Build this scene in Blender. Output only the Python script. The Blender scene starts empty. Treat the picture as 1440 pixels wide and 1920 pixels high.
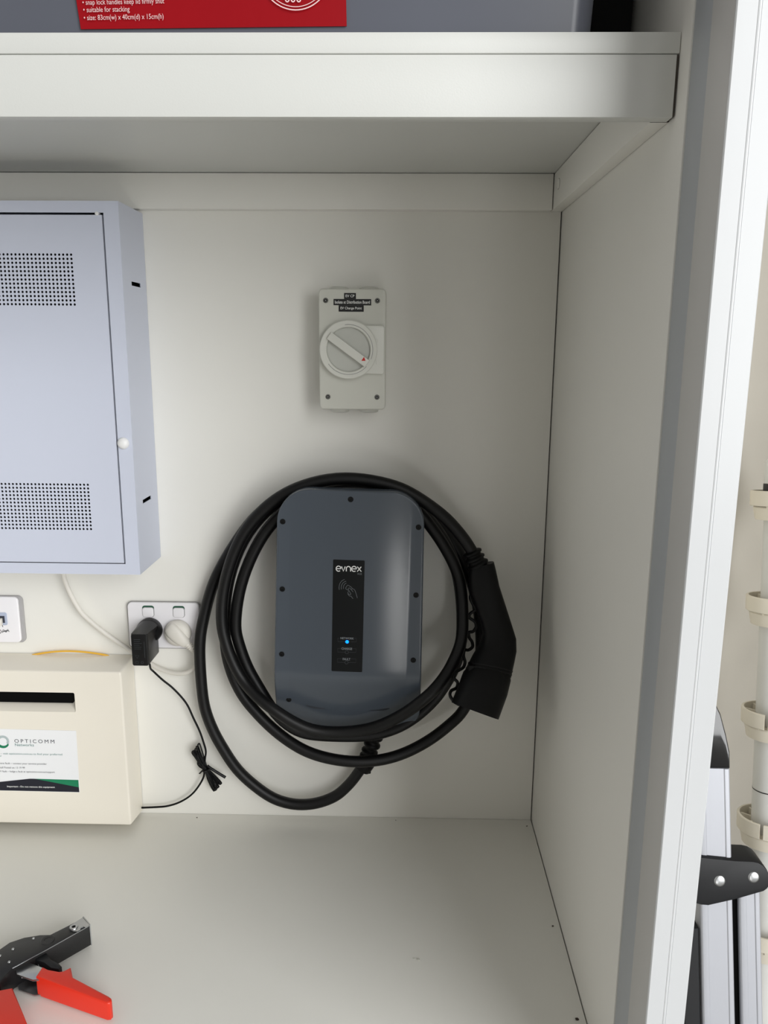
import bpy, bmesh, math, random
from mathutils import Vector, Matrix
random.seed(7)
PI = math.pi
C = bpy.context.scene.collection
scn = bpy.context.scene

# ------------------------------------------------------------------ camera, light, exposure
cam_d = bpy.data.cameras.new('camera'); cam = bpy.data.objects.new('camera', cam_d); C.objects.link(cam)
cam_d.sensor_fit = 'HORIZONTAL'; cam_d.sensor_width = 36.0; cam_d.lens = 1469.55 / 1440 * 36.0
cam_d.clip_start = 0.02
RX = Vector((0.99975163, 0.02132160, 0.00648544))
DN = Vector((0.01074308, -0.20611000, -0.97846985))
FW = Vector((-0.01952583, 0.97829651, -0.20628787))
m = Matrix.Identity(4)
for i in range(3):
    m[i][0] = RX[i]; m[i][1] = -DN[i]; m[i][2] = -FW[i]
m[0][3], m[1][3], m[2][3] = -0.225612, -1.176441, 0.769054
cam.matrix_world = m
scn.camera = cam

w = bpy.data.worlds.new('daylight'); scn.world = w; w.use_nodes = True
bg = w.node_tree.nodes['Background']
bg.inputs['Color'].default_value = (1.0, 0.98, 0.935, 1); bg.inputs['Strength'].default_value = 0.29

def area(name, loc, target, sx, sy, energy, col):
    d = bpy.data.lights.new(name, 'AREA'); d.shape = 'RECTANGLE'; d.size = sx; d.size_y = sy
    d.energy = energy; d.color = col
    o = bpy.data.objects.new(name, d); C.objects.link(o); o.location = loc
    o.rotation_euler = (Vector(target) - Vector(loc)).to_track_quat('-Z', 'Y').to_euler()
    return o
area('garage_door_daylight', (4.3, -6.0, 2.1), (-0.45, 0.0, 0.45), 4.9, 5.6, 500, (0.99, 1.0, 1.0))
sp = bpy.data.lights.new('streak_spot', 'SPOT'); sp.energy = 170000; sp.spot_size = math.radians(2.3); sp.spot_blend = 0.15; sp.shadow_soft_size = 0.03  # added spot: lights an unseen floor strip for the charger's streak
so = bpy.data.objects.new('streak_spot', sp); C.objects.link(so); so.location = (2.03, -13.0, 0.65)
so.rotation_euler = (Vector((0.44, -3.45, -0.7)) - so.location).to_track_quat('-Z', 'Y').to_euler()

scn.view_settings.view_transform = 'Standard'; scn.view_settings.look = 'None'
scn.view_settings.exposure = 0.2; scn.view_settings.gamma = 1.0
scn.view_settings.use_curve_mapping = False

# ------------------------------------------------------------------ materials
def lin(c):
    return tuple((v / 255 / 12.92) if v / 255 <= 0.04045 else ((v / 255 + 0.055) / 1.055) ** 2.4 for v in c)
def mat(name, rgb, rough=0.5, metal=0.0, spec=0.5, bump=0.0, bscale=400.0, var=0.0, vscale=6.0, emit=0.0, coat=0.0, stretch=None):
    m = bpy.data.materials.new(name); m.use_nodes = True
    nt = m.node_tree; b = nt.nodes['Principled BSDF']
    col = (*lin(rgb), 1)
    b.inputs['Base Color'].default_value = col
    b.inputs['Roughness'].default_value = rough; b.inputs['Metallic'].default_value = metal
    b.inputs['Specular IOR Level'].default_value = spec
    if coat: b.inputs['Coat Weight'].default_value = coat; b.inputs['Coat Roughness'].default_value = 0.15
    if emit:
        b.inputs['Emission Color'].default_value = col; b.inputs['Emission Strength'].default_value = emit
    tc = nt.nodes.new('ShaderNodeTexCoord'); mp = nt.nodes.new('ShaderNodeMapping')
    nt.links.new(tc.outputs['Object'], mp.inputs['Vector'])
    if stretch: mp.inputs['Scale'].default_value = stretch
    if var:
        n = nt.nodes.new('ShaderNodeTexNoise'); n.inputs['Scale'].default_value = vscale; n.inputs['Detail'].default_value = 4
        nt.links.new(mp.outputs[0], n.inputs['Vector'])
        r = nt.nodes.new('ShaderNodeMapRange'); r.inputs['To Min'].default_value = 1 - var; r.inputs['To Max'].default_value = 1 + var
        nt.links.new(n.outputs['Fac'], r.inputs['Value'])
        mx = nt.nodes.new('ShaderNodeVectorMath'); mx.operation = 'SCALE'; mx.inputs[0].default_value = col[:3]
        nt.links.new(r.outputs['Result'], mx.inputs['Scale']); nt.links.new(mx.outputs[0], b.inputs['Base Color'])
    if bump:
        n = nt.nodes.new('ShaderNodeTexNoise'); n.inputs['Scale'].default_value = bscale; n.inputs['Detail'].default_value = 3
        nt.links.new(mp.outputs[0], n.inputs['Vector'])
        bp = nt.nodes.new('ShaderNodeBump'); bp.inputs['Strength'].default_value = bump; bp.inputs['Distance'].default_value = 0.001
        nt.links.new(n.outputs['Fac'], bp.inputs['Height']); nt.links.new(bp.outputs[0], b.inputs['Normal'])
    return m
M = dict(
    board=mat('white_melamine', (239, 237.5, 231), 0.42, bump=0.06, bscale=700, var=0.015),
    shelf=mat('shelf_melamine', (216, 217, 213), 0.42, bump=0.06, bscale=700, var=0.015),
    seam=mat('dark_seam', (70, 64, 56), 0.9, var=0.1),
    garage=mat('garage_wall_paint', (208, 203, 193), 0.8, bump=0.1, bscale=250, var=0.03),
    concrete=mat('concrete', (150, 148, 143), 0.9, bump=0.2, bscale=60, var=0.1),
    jamb=mat('grey_jamb', (176, 180, 184), 0.45, bump=0.05, var=0.02),
    jamb2=mat('light_grey_jamb', (204, 203, 201), 0.45, bump=0.05, var=0.02),
    gloss=mat('white_powder_coat', (217, 219, 221), 0.28, bump=0.02, bscale=300, var=0.01),
    cabinet=mat('cool_white_steel', (207, 212, 228), 0.4, bump=0.05, bscale=900, var=0.01),
    dark=mat('shade_black', (14, 14, 16), 0.95, var=0.1),  # black standing in for shade on the added backing and gap block
    knob=mat('white_nylon', (240, 240, 240), 0.4, var=0.01),
    iso=mat('pale_grey_plastic', (208, 208, 199), 0.4, bump=0.03, bscale=900, var=0.015),
    iso2=mat('white_grey_plastic', (216, 216, 208), 0.35, var=0.01),
    recess=mat('dial_recess_plastic', (196, 197, 190), 0.3, var=0.04, vscale=60),
    tape=mat('black_label_tape', (10, 10, 11), 0.35, var=0.05),
    white=mat('white_print', (238, 238, 236), 0.6, var=0.01),
    red=mat('red_print', (200, 32, 20), 0.5, var=0.02),
    slate=mat('slate_plastic', (76, 83, 92), 0.17, bump=0.015, bscale=1500, var=0.03, vscale=14),
    slate2=mat('dark_slate_plastic', (45, 49, 56), 0.5, var=0.03),
    panel=mat('black_display', (9, 12, 14), 0.3, spec=0.25, var=0.05),
    print=mat('dim_print', (128, 134, 138), 0.5, var=0.02),
    faint=mat('faint_print', (58, 62, 66), 0.5, var=0.02),
    led=mat('blue_light', (0, 120, 255), 0.3, emit=2.2),
    rubber=mat('black_rubber', (9, 9, 10), 0.45, spec=0.35, bump=0.03, bscale=500, var=0.1, vscale=30),
    plug=mat('black_plug_plastic', (5, 5, 6), 0.5, spec=0.25, bump=0.05, bscale=800, var=0.1),
    screw=mat('black_screw', (8, 8, 9), 0.55, spec=0.2, var=0.05),
    steel=mat('zinc_steel', (190, 192, 194), 0.3, metal=1.0, var=0.05, vscale=60),
    outlet=mat('white_outlet', (242, 240, 243), 0.35, var=0.01),
    green=mat('dark_green_rocker', (30, 84, 62), 0.5, var=0.02),
    grey=mat('grey_line', (168, 166, 166), 0.6, var=0.02),  # mid grey for outlet rims, rocker gaps and screw slots
    warm=mat('warm_white_cord', (226, 222, 213), 0.45, var=0.02),
    adapter=mat('black_adapter', (15, 15, 16), 0.35, spec=0.35, bump=0.03, bscale=900, var=0.05),
    cream=mat('cream_plastic', (237, 231, 218), 0.42, bump=0.02, bscale=700, var=0.012),
    black=mat('matt_black', (5, 5, 5), 0.8, spec=0.1, var=0.1),
    sticker=mat('white_sticker', (240, 241, 243), 0.45, var=0.01),
    navy=mat('navy_print', (18, 20, 36), 0.45, var=0.03),
    teal=mat('green_print', (12, 126, 86), 0.45, var=0.02),
    ink=mat('dark_ink', (52, 54, 66), 0.6, var=0.02),
    inkg=mat('teal_ink', (70, 124, 120), 0.6, var=0.02),
    inkl=mat('pale_ink', (150, 152, 164), 0.6, var=0.02),
    jack=mat('blue_grey_jack', (176, 184, 204), 0.4, var=0.02),
    yellow=mat('yellow_fibre', (236, 182, 62), 0.4, var=0.02),
    tub=mat('grey_tub_plastic', (92, 95, 105), 0.28, var=0.04, vscale=5),
    sleeve=mat('red_sleeve', (152, 0, 16), 0.36, spec=0.3, bump=0.1, bscale=25, var=0.03, stretch=(6, 1, 1)),
    pinkprint=mat('white_on_red', (238, 205, 205), 0.5, var=0.02),
    redgrip=mat('red_grip', (232, 52, 30), 0.4, bump=0.02, var=0.02),
    blackmetal=mat('black_steel', (24, 24, 25), 0.38, bump=0.1, bscale=500, var=0.1, vscale=40),
    alu=mat('aluminium', (184, 186, 193), 0.45, metal=0.3, bump=0.05, bscale=300, var=0.02, stretch=(1, 1, 0.02)),
    blackgloss=mat('gloss_black', (10, 11, 13), 0.08, coat=0.5, var=0.05),
    bracket=mat('black_nylon', (24, 25, 28), 0.5, bump=0.05, spec=0.35, bscale=900, var=0.05),
    pvc=mat('white_pvc', (222, 222, 218), 0.4, var=0.03, vscale=20),
    clip=mat('aged_cream_clip', (229, 222, 206), 0.5, var=0.05, vscale=25),
    crumb=mat('dark_crumb', (70, 60, 50), 0.9, var=0.2),
)

# ------------------------------------------------------------------ geometry helpers (world coordinates in, parts relative to their thing)
OFF = {}
def link(name, me, material, parent=None, smooth=True, angle=32):
    o = bpy.data.objects.new(name, me); C.objects.link(o)
    if parent is not None:
        off = OFF.get(parent.name, Vector((0, 0, 0)))
        me.transform(Matrix.Translation(-off)); o.parent = parent; OFF[o.name] = off
    if material is not None and not me.materials: me.materials.append(material)
    if smooth:
        me.polygons.foreach_set('use_smooth', [True] * len(me.polygons)); me.set_sharp_from_angle(angle=math.radians(angle))
    return o
def thing(name, loc, label, cat, group=None, local=False):
    o = bpy.data.objects.new(name, None); C.objects.link(o); o.location = loc; o.empty_display_size = 0.05
    OFF[o.name] = Vector((0, 0, 0)) if local else Vector(loc)
    o['label'] = label; o['category'] = cat
    if group: o['group'] = group
    return o
def tag(o, label, cat, group=None):
    o['label'] = label; o['category'] = cat
    if group: o['group'] = group
    return o
def struct(o): o['kind'] = 'structure'; return o
def bm_done(bm):
    bmesh.ops.recalc_face_normals(bm, faces=bm.faces)
    me = bpy.data.meshes.new('mesh'); bm.to_mesh(me); bm.free(); return me
def add_box(bm, x0, x1, y0, y1, z0, z1, bev=0.0, seg=2):
    vs = [bm.verts.new((x, y, z)) for x in (x0, x1) for y in (y0, y1) for z in (z0, z1)]
    fs = [bm.faces.new([vs[i] for i in f]) for f in ((0, 1, 3, 2), (4, 6, 7, 5), (0, 4, 5, 1), (2, 3, 7, 6), (0, 2, 6, 4), (1, 5, 7, 3))]
    if bev:
        es = list({e for f in fs for e in f.edges})
        bmesh.ops.bevel(bm, geom=es, offset=bev, segments=seg, affect='EDGES', profile=0.5)
def box(name, x0, x1, y0, y1, z0, z1, material, parent=None, bev=0.001, seg=2):
    bm = bmesh.new(); add_box(bm, x0, x1, y0, y1, z0, z1, bev, seg)
    return link(name, bm_done(bm), material, parent)
def boxes(name, lst, material, parent=None, bev=0.0005):
    bm = bmesh.new()
    for b in lst: add_box(bm, *b, bev, 1)
    return link(name, bm_done(bm), material, parent)
def add_prism(bm, lower, upper, bev=0.0, seg=2):
    a = [bm.verts.new(p) for p in lower]; b = [bm.verts.new(p) for p in upper]; n = len(a)
    fs = [bm.faces.new(a), bm.faces.new(b[::-1])]
    for i in range(n): fs.append(bm.faces.new((a[i], b[i], b[(i + 1) % n], a[(i + 1) % n])))
    bmesh.ops.recalc_face_normals(bm, faces=fs)
    if bev:
        es = list({e for f in fs[:2] for e in f.edges})
        bmesh.ops.bevel(bm, geom=es, offset=bev, segments=seg, affect='EDGES', profile=0.5)
def prism_xz(name, poly, y0, y1, material, parent=None, bev=0.0, seg=2):
    bm = bmesh.new(); add_prism(bm, [(x, y0, z) for x, z in poly], [(x, y1, z) for x, z in poly], bev, seg)
    return link(name, bm_done(bm), material, parent)
def prism_xy(name, poly, z0, z1, material, parent=None, bev=0.0, seg=2):
    bm = bmesh.new(); add_prism(bm, [(x, y, z0) for x, y in poly], [(x, y, z1) for x, y in poly], bev, seg)
    return link(name, bm_done(bm), material, parent)
def rrect(x0, x1, z0, z1, r, n=6):
    pts = []
    for cx, cz, a0 in ((x1 - r, z1 - r, 0), (x0 + r, z1 - r, 90), (x0 + r, z0 + r, 180), (x1 - r, z0 + r, 270)):
        for k in range(n + 1):
            a = math.radians(a0 + 90 * k / n); pts.append((cx + r * math.cos(a), cz + r * math.sin(a)))
    return pts
def disc(cx, cz, r, n=32): return [(cx + r * math.cos(2 * PI * k / n), cz + r * math.sin(2 * PI * k / n)) for k in range(n)]
def add_lathe(bm, prof, origin, axis, seg=32, a0=0.0, a1=360.0, closed=None):
    ax = Vector(axis).normalized(); up = Vector((0, 0, 1)) if abs(ax.z) < 0.9 else Vector((1, 0, 0))
    u = up.cross(ax).normalized(); v = ax.cross(u); o = Vector(origin)
    full = abs(a1 - a0) >= 359.9; n = seg if full else seg + 1
    rings = []
    for r, h in prof:
        if r < 1e-7: rings.append([bm.verts.new(o + ax * h)] * n)
        else: rings.append([bm.verts.new(o + ax * h + (u * math.cos(math.radians(a0 + (a1 - a0) * k / seg)) + v * math.sin(math.radians(a0 + (a1 - a0) * k / seg))) * r) for k in range(n)])
    for A, B in zip(rings, rings[1:]):
        for k in range(seg):
            q = [A[k], A[(k + 1) % n], B[(k + 1) % n], B[k]]
            q = [x for i, x in enumerate(q) if x not in q[:i]]
            if len(q) > 2: bm.faces.new(q)
    if not full:
        for k in (0, n - 1):
            q = [R[k] for R in rings]; q = [x for i, x in enumerate(q) if x not in q[:i]]
            if len(q) > 2:
                try: bm.faces.new(q)
                except ValueError: pass
def lathe(name, prof, origin, axis, material, parent=None, seg=32, angle=32):
    bm = bmesh.new(); add_lathe(bm, prof, origin, axis, seg)
    return link(name, bm_done(bm), material, parent, angle=angle)
def spline(pts, sub=6):
    P = [Vector(p) for p in pts]; P = [P[0] * 2 - P[1]] + P + [P[-1] * 2 - P[-2]]; out = []
    for i in range(1, len(P) - 2):
        p0, p1, p2, p3 = P[i - 1:i + 3]
        for k in range(sub):
            t = k / sub
            out.append(0.5 * ((2 * p1) + (p2 - p0) * t + (2 * p0 - 5 * p1 + 4 * p2 - p3) * t * t + (3 * p1 - p0 - 3 * p2 + p3) * t ** 3))
    out.append(P[-2].copy()); return out
def smooth(pts, it=2):
    for _ in range(it):
        pts = [pts[0]] + [(pts[i - 1] + pts[i] * 2 + pts[i + 1]) / 4 for i in range(1, len(pts) - 1)] + [pts[-1]]
    return pts
def add_tube(bm, pts, rad, seg=12, flat=1.0):
    n = len(pts); R = rad if isinstance(rad, (list, tuple)) else [rad] * n
    t = [(pts[min(i + 1, n - 1)] - pts[max(i - 1, 0)]).normalized() for i in range(n)]
    u = t[0].orthogonal().normalized(); rings = []
    for i in range(n):
        u = (u - t[i] * u.dot(t[i])).normalized(); v = t[i].cross(u)
        rings.append([bm.verts.new(pts[i] + (u * math.cos(2 * PI * k / seg) + v * math.sin(2 * PI * k / seg) * flat) * R[i]) for k in range(seg)])
    for A, B in zip(rings, rings[1:]):
        for k in range(seg): bm.faces.new((A[k], A[(k + 1) % seg], B[(k + 1) % seg], B[k]))
    bm.faces.new(rings[0][::-1]); bm.faces.new(rings[-1])
def tube(name, pts, rad, material, parent=None, seg=12, sub=6, sm=2, flat=1.0):
    P = smooth(spline(pts, sub), sm) if sub else [Vector(p) for p in pts]
    bm = bmesh.new(); add_tube(bm, P, rad, seg, flat)
    return link(name, bm_done(bm), material, parent, angle=60)
def add_ribbon(bm, pts, wd, y, closed=False):
    """flat printed stroke in the xz plane, facing -y"""
    n = len(pts); L, Rr = [], []
    for i in range(n):
        a = pts[(i - 1) % n] if (closed or i > 0) else pts[i]; b = pts[(i + 1) % n] if (closed or i < n - 1) else pts[i]
        dx, dz = b[0] - a[0], b[1] - a[1]; l = math.hypot(dx, dz) or 1; nx, nz = -dz / l * wd / 2, dx / l * wd / 2
        L.append(bm.verts.new((pts[i][0] + nx, y, pts[i][1] + nz))); Rr.append(bm.verts.new((pts[i][0] - nx, y, pts[i][1] - nz)))
    for i in range(n if closed else n - 1):
        j = (i + 1) % n; bm.faces.new((L[i], Rr[i], Rr[j], L[j]))
def strokes(name, lst, wd, y, material, parent):
    bm = bmesh.new()
    for s in lst:
        cl = isinstance(s, tuple); add_ribbon(bm, list(s), wd, y, cl)
    me = bpy.data.meshes.new('mesh'); bm.to_mesh(me); bm.free()
    return link(name, me, material, parent, smooth=False)
def arc(cx, cz, rx, rz, a0, a1, n=14): return [(cx + rx * math.cos(math.radians(a0 + (a1 - a0) * k / n)), cz + rz * math.sin(math.radians(a0 + (a1 - a0) * k / n))) for k in range(n + 1)]
def flat(name, poly, y, material, parent):
    bm = bmesh.new(); bm.faces.new([bm.verts.new((x, y, z)) for x, z in poly])
    f = list(bm.faces)[0]; f.normal_update()
    if f.normal.y > 0: f.normal_flip()
    me = bpy.data.meshes.new('mesh'); bm.to_mesh(me); bm.free()
    return link(name, me, material, parent, smooth=False)
def text(name, body, x, y, z, material, parent, width=None, height=None, align='L', bold=0.0, rot=0.0, gap=1.0):
    """printed lettering lying on a front face; x is the left / centre / right end, z the baseline of the bounding box"""
    cu = bpy.data.curves.new('text', 'FONT'); cu.body = body; cu.size = 1.0; cu.offset = bold; cu.resolution_u = 3; cu.space_character = gap
    to = bpy.data.objects.new('text', cu); C.objects.link(to)
    dg = bpy.context.evaluated_depsgraph_get(); me = bpy.data.meshes.new_from_object(to.evaluated_get(dg))
    bpy.data.objects.remove(to); bpy.data.curves.remove(cu)
    xs = [v.co.x for v in me.vertices]; ys = [v.co.y for v in me.vertices]
    x0, x1, y0, y1 = min(xs), max(xs), min(ys), max(ys)
    sy = height / (y1 - y0) if height else None; sx = width / (x1 - x0) if width else sy
    if sy is None: sy = sx
    ox = {'L': 0, 'C': (x1 - x0) * sx / 2, 'R': (x1 - x0) * sx}[align]
    c, s = math.cos(math.radians(rot)), math.sin(math.radians(rot))
    for v in me.vertices:
        a, b = (v.co.x - x0) * sx - ox, (v.co.y - y0) * sy
        v.co = (x + a * c - b * s, y, z + a * s + b * c)
    me.materials.clear()
    return link(name, me, material, parent, smooth=False)

# ------------------------------------------------------------------ the setting
XL = -1.45
struct(box('wall_back', XL, -0.0016, 0.0, 0.016, -0.0172, 1.44, M['board'], bev=0.0004))
struct(box('wall_right', 0.0, 0.016, -0.491, 0.018, -0.7, 1.46, M['board'], bev=0.0006))
struct(box('wall_left', XL - 0.016, XL, -0.56, 0.018, -0.7, 1.46, M['board'], bev=0.0006))
struct(box('floor', XL, -0.0014, -0.56, -0.0006, -0.018, 0.0, M['board'], bev=0.0004))
struct(box('ceiling', XL, 0.0, -0.49, 0.016, 1.44, 1.456, M['board'], bev=0.0006))
struct(boxes('trim_1', [(-0.006, 0.0, 0.0165, 0.0185, -0.02, 1.44), (-0.006, 0.0, -0.55, 0.0, -0.022, -0.0185)], M['seam'], bev=0))
struct(box('wall_side', 0.016, 1.6, 0.02, 0.05, -0.7, 1.9, M['garage'], bev=0))
struct(box('ground_floor', -3.0, 4.0, -9.0, 0.05, -0.74, -0.7, M['concrete'], bev=0))
struct(box('wall_front', XL, 0.0, -0.545, -0.53, -0.7, -0.0185, M['board'], bev=0))
struct(box('shade_wall', 0.62, 0.66, -0.46, 0.0195, -0.7, 1.9, M['garage'], bev=0))  # unseen wall stub, added to shade the garage corner
# door frame at the right-hand edge: grey channel, grey stile side, glossy white front profile
struct(box('trim_2', 0.0012, 0.034, -0.5318, -0.4915, -0.7, 1.9, M['jamb'], bev=0.0008))
struct(box('trim_3', 0.0, 0.034, -0.5765, -0.5322, -0.7, 1.9, M['jamb2'], bev=0.0012))
prof = [(0.0, -0.5768), (0.0, -0.5782)] + [(0.0008, -0.579)] + [(0.0146, -0.5791), (0.0151, -0.5794)] + \
       [(0.0160, -0.5795), (0.0168, -0.5793), (0.0169, -0.5786), (0.0174, -0.5786)] + [(0.0175, -0.5789), (0.0337, -0.5788), (0.0345, -0.5781), (0.0345, -0.5768 + 0.0008)]
struct(prism_xy('trim_4', prof, -0.7, 1.9, M['gloss'], bev=0))
for p_ in bpy.data.objects['trim_4'].data.polygons: p_.use_smooth = False

# ------------------------------------------------------------------ fixed shelf above the compartment
sh = thing('wall_shelf', (-0.725, -0.234, 0.957), 'fixed white melamine shelf with deep front board, carrying the grey tub', 'shelf')
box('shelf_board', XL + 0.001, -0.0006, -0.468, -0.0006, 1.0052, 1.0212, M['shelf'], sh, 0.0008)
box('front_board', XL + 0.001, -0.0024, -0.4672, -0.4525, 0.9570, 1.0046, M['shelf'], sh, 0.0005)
box('back_cleat', XL + 0.001, -0.0172, -0.016, -0.0003, 0.9572, 1.0046, M['board'], sh, 0.0007)
sc = box('side_cleat', -0.0160, -0.0004, -0.4506, -0.0004, 0.9572, 1.0046, M['board'], sh, 0.0007)
box('end_gap', -0.0160, -0.0006, -0.4524, -0.4507, 0.9572, 1.0040, M['seam'], sh, 0)
prism_xz('side_gap', [(-0.0024, 0.9575), (-0.0014, 0.9575), (-0.0006, 1.0040), (-0.0024, 1.0040)], -0.4668, -0.4530, M['seam'], sh)
lathe('cap_groove', [(0.0066, 0.0002), (0.0072, 0.0002)], (-0.0161, -0.050, 0.985), (-1, 0, 0), M['seam'], sc, 24)
lathe('screw_cap', [(0, 0.0008), (0.0058, 0.0008), (0.0066, 0.0003), (0.0066, -0.0005)], (-0.0161, -0.050, 0.985), (-1, 0, 0), M['board'], sc, 24)

# ------------------------------------------------------------------ grey tub with the red sleeve, and an added black block standing in for the dark gap
tb = thing('storage_tub', (-0.478, -0.25, 1.0213), 'long grey plastic storage tub in a red cardboard sleeve on the top shelf', 'tub')
bm = bmesh.new()
lo = [(x, y, 1.0215) for x, y in rrect(-0.889, -0.0665, -0.446, -0.054, 0.02)]; hi = [(x, y, 1.163) for x, y in rrect(-0.896, -0.060, -0.453, -0.047, 0.022)]
add_prism(bm, lo, hi, 0.003, 3); link('body', bm_done(bm), M['tub'], tb)
prism_xy('lid', rrect(-0.905, -0.052, -0.461, -0.040, 0.024), 1.1632, 1.176, M['tub'], tb, 0.003)
for xc in (-0.69, -0.26): box('snap_handle', xc - 0.05, xc + 0.05, -0.470, -0.4615, 1.135, 1.178, M['tub'], tb, 0.003)
def sl(z): return -0.4482 - (z - 1.0215) / 0.1415 * 0.007
bm = bmesh.new()
add_prism(bm, [(-0.4995, sl(1.0305) + 0.001, 1.0305), (-0.2742, sl(1.0325) + 0.001, 1.0325), (-0.276, sl(1.13) + 0.001, 1.130), (-0.508, sl(1.13) + 0.001, 1.130)],
          [(-0.4995, sl(1.0305), 1.0305), (-0.2742, sl(1.0325), 1.0325), (-0.276, sl(1.13), 1.130), (-0.508, sl(1.13), 1.130)])
sv = link('sleeve', bm_done(bm), M['sleeve'], tb)
yt = -0.4508
for body, x1, zb, wd in (('• snap lock handles keep lid firmly shut', 0, 1.0468, 0.0690), ('• suitable for stacking', 0, 1.0412, 0.0392), ('• size: 83cm(w) x 40cm(d) x 15cm(h)', 0, 1.0352, 0.0675)):
    text('lettering', body, -0.4958 if 'snap' in body else -0.4955, yt, zb, M['pinkprint'], sv, wd, 0.0052, rot=0.9)
cx, cz = -0.3165, 1.0737
strokes('badge_ring', [tuple(arc(cx, cz, 0.0300, 0.0300, 0, 360, 72)[:-1])], 0.0009, yt - 0.0008, M['pinkprint'], sv)
strokes('badge_ring', [tuple(arc(cx, cz, 0.0276, 0.0276, 0, 360, 72)[:-1])], 0.0006, yt - 0.0008, M['pinkprint'], sv)
strokes('lettering', [[(cx - 0.007 + k * 0.0048 + 0.0016 * math.cos(math.radians(a)), 1.0520 + 0.0022 * math.sin(math.radians(a))) for a in range(150, 391, 20)] for k in range(3)], 0.0010, yt - 0.0008, M['pinkprint'], sv)
ck = thing('gap_filler', (-0.03, -0.09, 1.0213), 'added black block standing in for the dark gap right of the grey tub', 'filler')
bm = bmesh.new()
add_prism(bm, [(x, y, 1.0215) for x, y in rrect(-0.0505, -0.006, -0.335, -0.004, 0.008)], [(x, y, 1.30) for x, y in rrect(-0.0505, -0.003, -0.342, -0.002, 0.008)], 0.002)
link('body', bm_done(bm), M['dark'], ck)
box('rim', -0.0508, -0.0022, -0.346, -0.0018, 1.3005, 1.312, M['dark'], ck, 0.002)

# ------------------------------------------------------------------ white network cabinet on the left
cb = thing('network_cabinet', (-0.82, -0.05, 0.446), 'cool white steel cabinet with two perforated vents hung on the back wall', 'cabinet')
X0, X1, Z0, Z1, YF = -1.045, -0.597, 0.446, 0.953, -0.100
box('back_plate', X0, X1 - 0.0013, -0.0015, -0.0004, Z0, Z1, M['cabinet'], cb, 0)
box('top_plate', X0, X1 - 0.0013, -0.0985, -0.0016, Z1 - 0.0012, Z1, M['cabinet'], cb, 0)
box('bottom_plate', X0, X1 - 0.0013, -0.0985, -0.0016, Z0, Z0 + 0.0012, M['cabinet'], cb, 0)
box('side_plate', X0, X0 + 0.0012, -0.0985, -0.0016, Z0 + 0.0013, Z1 - 0.0013, M['cabinet'], cb, 0)
# right side plate with two slots cut through
def grid_plate(bm, us, vs, holes, f, t):
    """rectangles between the cuts us x vs, leaving out the holes, given thickness along f's third axis"""
    idx = {}
    def vert(i, j, k):
        if (i, j, k) not in idx: idx[(i, j, k)] = bm.verts.new(f(us[i], vs[j], t[k]))
        return idx[(i, j, k)]
    solid = {(i, j) for i in range(len(us) - 1) for j in range(len(vs) - 1) if not any(h[0] - 1e-9 <= us[i] and us[i + 1] <= h[1] + 1e-9 and h[2] - 1e-9 <= vs[j] and vs[j + 1] <= h[3] + 1e-9 for h in holes)}
    for i, j in solid:
        bm.faces.new([vert(i, j, 0), vert(i + 1, j, 0), vert(i + 1, j + 1, 0), vert(i, j + 1, 0)])
        bm.faces.new([vert(i, j, 1), vert(i, j + 1, 1), vert(i + 1, j + 1, 1), vert(i + 1, j, 1)])
        for (di, dj, a, b) in ((-1, 0, (i, j), (i, j + 1)), (1, 0, (i + 1, j), (i + 1, j + 1)), (0, -1, (i, j), (i + 1, j)), (0, 1, (i, j + 1), (i + 1, j + 1))):
            if (i + di, j + dj) not in solid: bm.faces.new([vert(*a, 0), vert(*b, 0), vert(*b, 1), vert(*a, 1)])
sl_holes = [(-0.0645, -0.0255, 0.8492, 0.8548), (-0.0705, -0.0315, 0.5442, 0.5498)]
bm = bmesh.new()
grid_plate(bm, [YF + 0.0013, -0.0705, -0.0645, -0.0315, -0.0255, -0.0006], [Z0, 0.5442, 0.5498, 0.8492, 0.8548, Z1], sl_holes, lambda u, v, t: (t, u, v), (X1 - 0.0012, X1))
link('side_plate', bm_done(bm), M['cabinet'], cb)
box('dark_backing', -1.03, -0.615, -0.075, -0.004, 0.48, 0.925, M['dark'], cb, 0.002)  # dark backing added so the door's holes look black
box('slot_backing', -0.612, -0.6045, -0.080, -0.012, 0.50, 0.90, M['black'], cb, 0.001)  # black backing added so the side slots look dark
DX0, DX1, DZ0, DZ1 = -1.0265, -0.6172, 0.4618, 0.9385
bm = bmesh.new()
grid_plate(bm, [X0, DX0, DX1, X1], [Z0, DZ0, DZ1, Z1], [(DX0, DX1, DZ0, DZ1)], lambda u, v, t: (u, t, v), (YF, YF + 0.0012))
fr = bm_done(bm)
fo = link('front_frame', fr, M['cabinet'], cb)
bm = bmesh.new(); bm.from_mesh(fr)
bmesh.ops.bevel(bm, geom=[e for e in bm.edges if all(abs(v.co.y - min(w.co.y for w in bm.verts)) < 1e-6 for v in e.verts) and not e.is_contiguous], offset=0.0004, segments=1, affect='EDGES'); bm.to_mesh(fr); bm.free()
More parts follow.
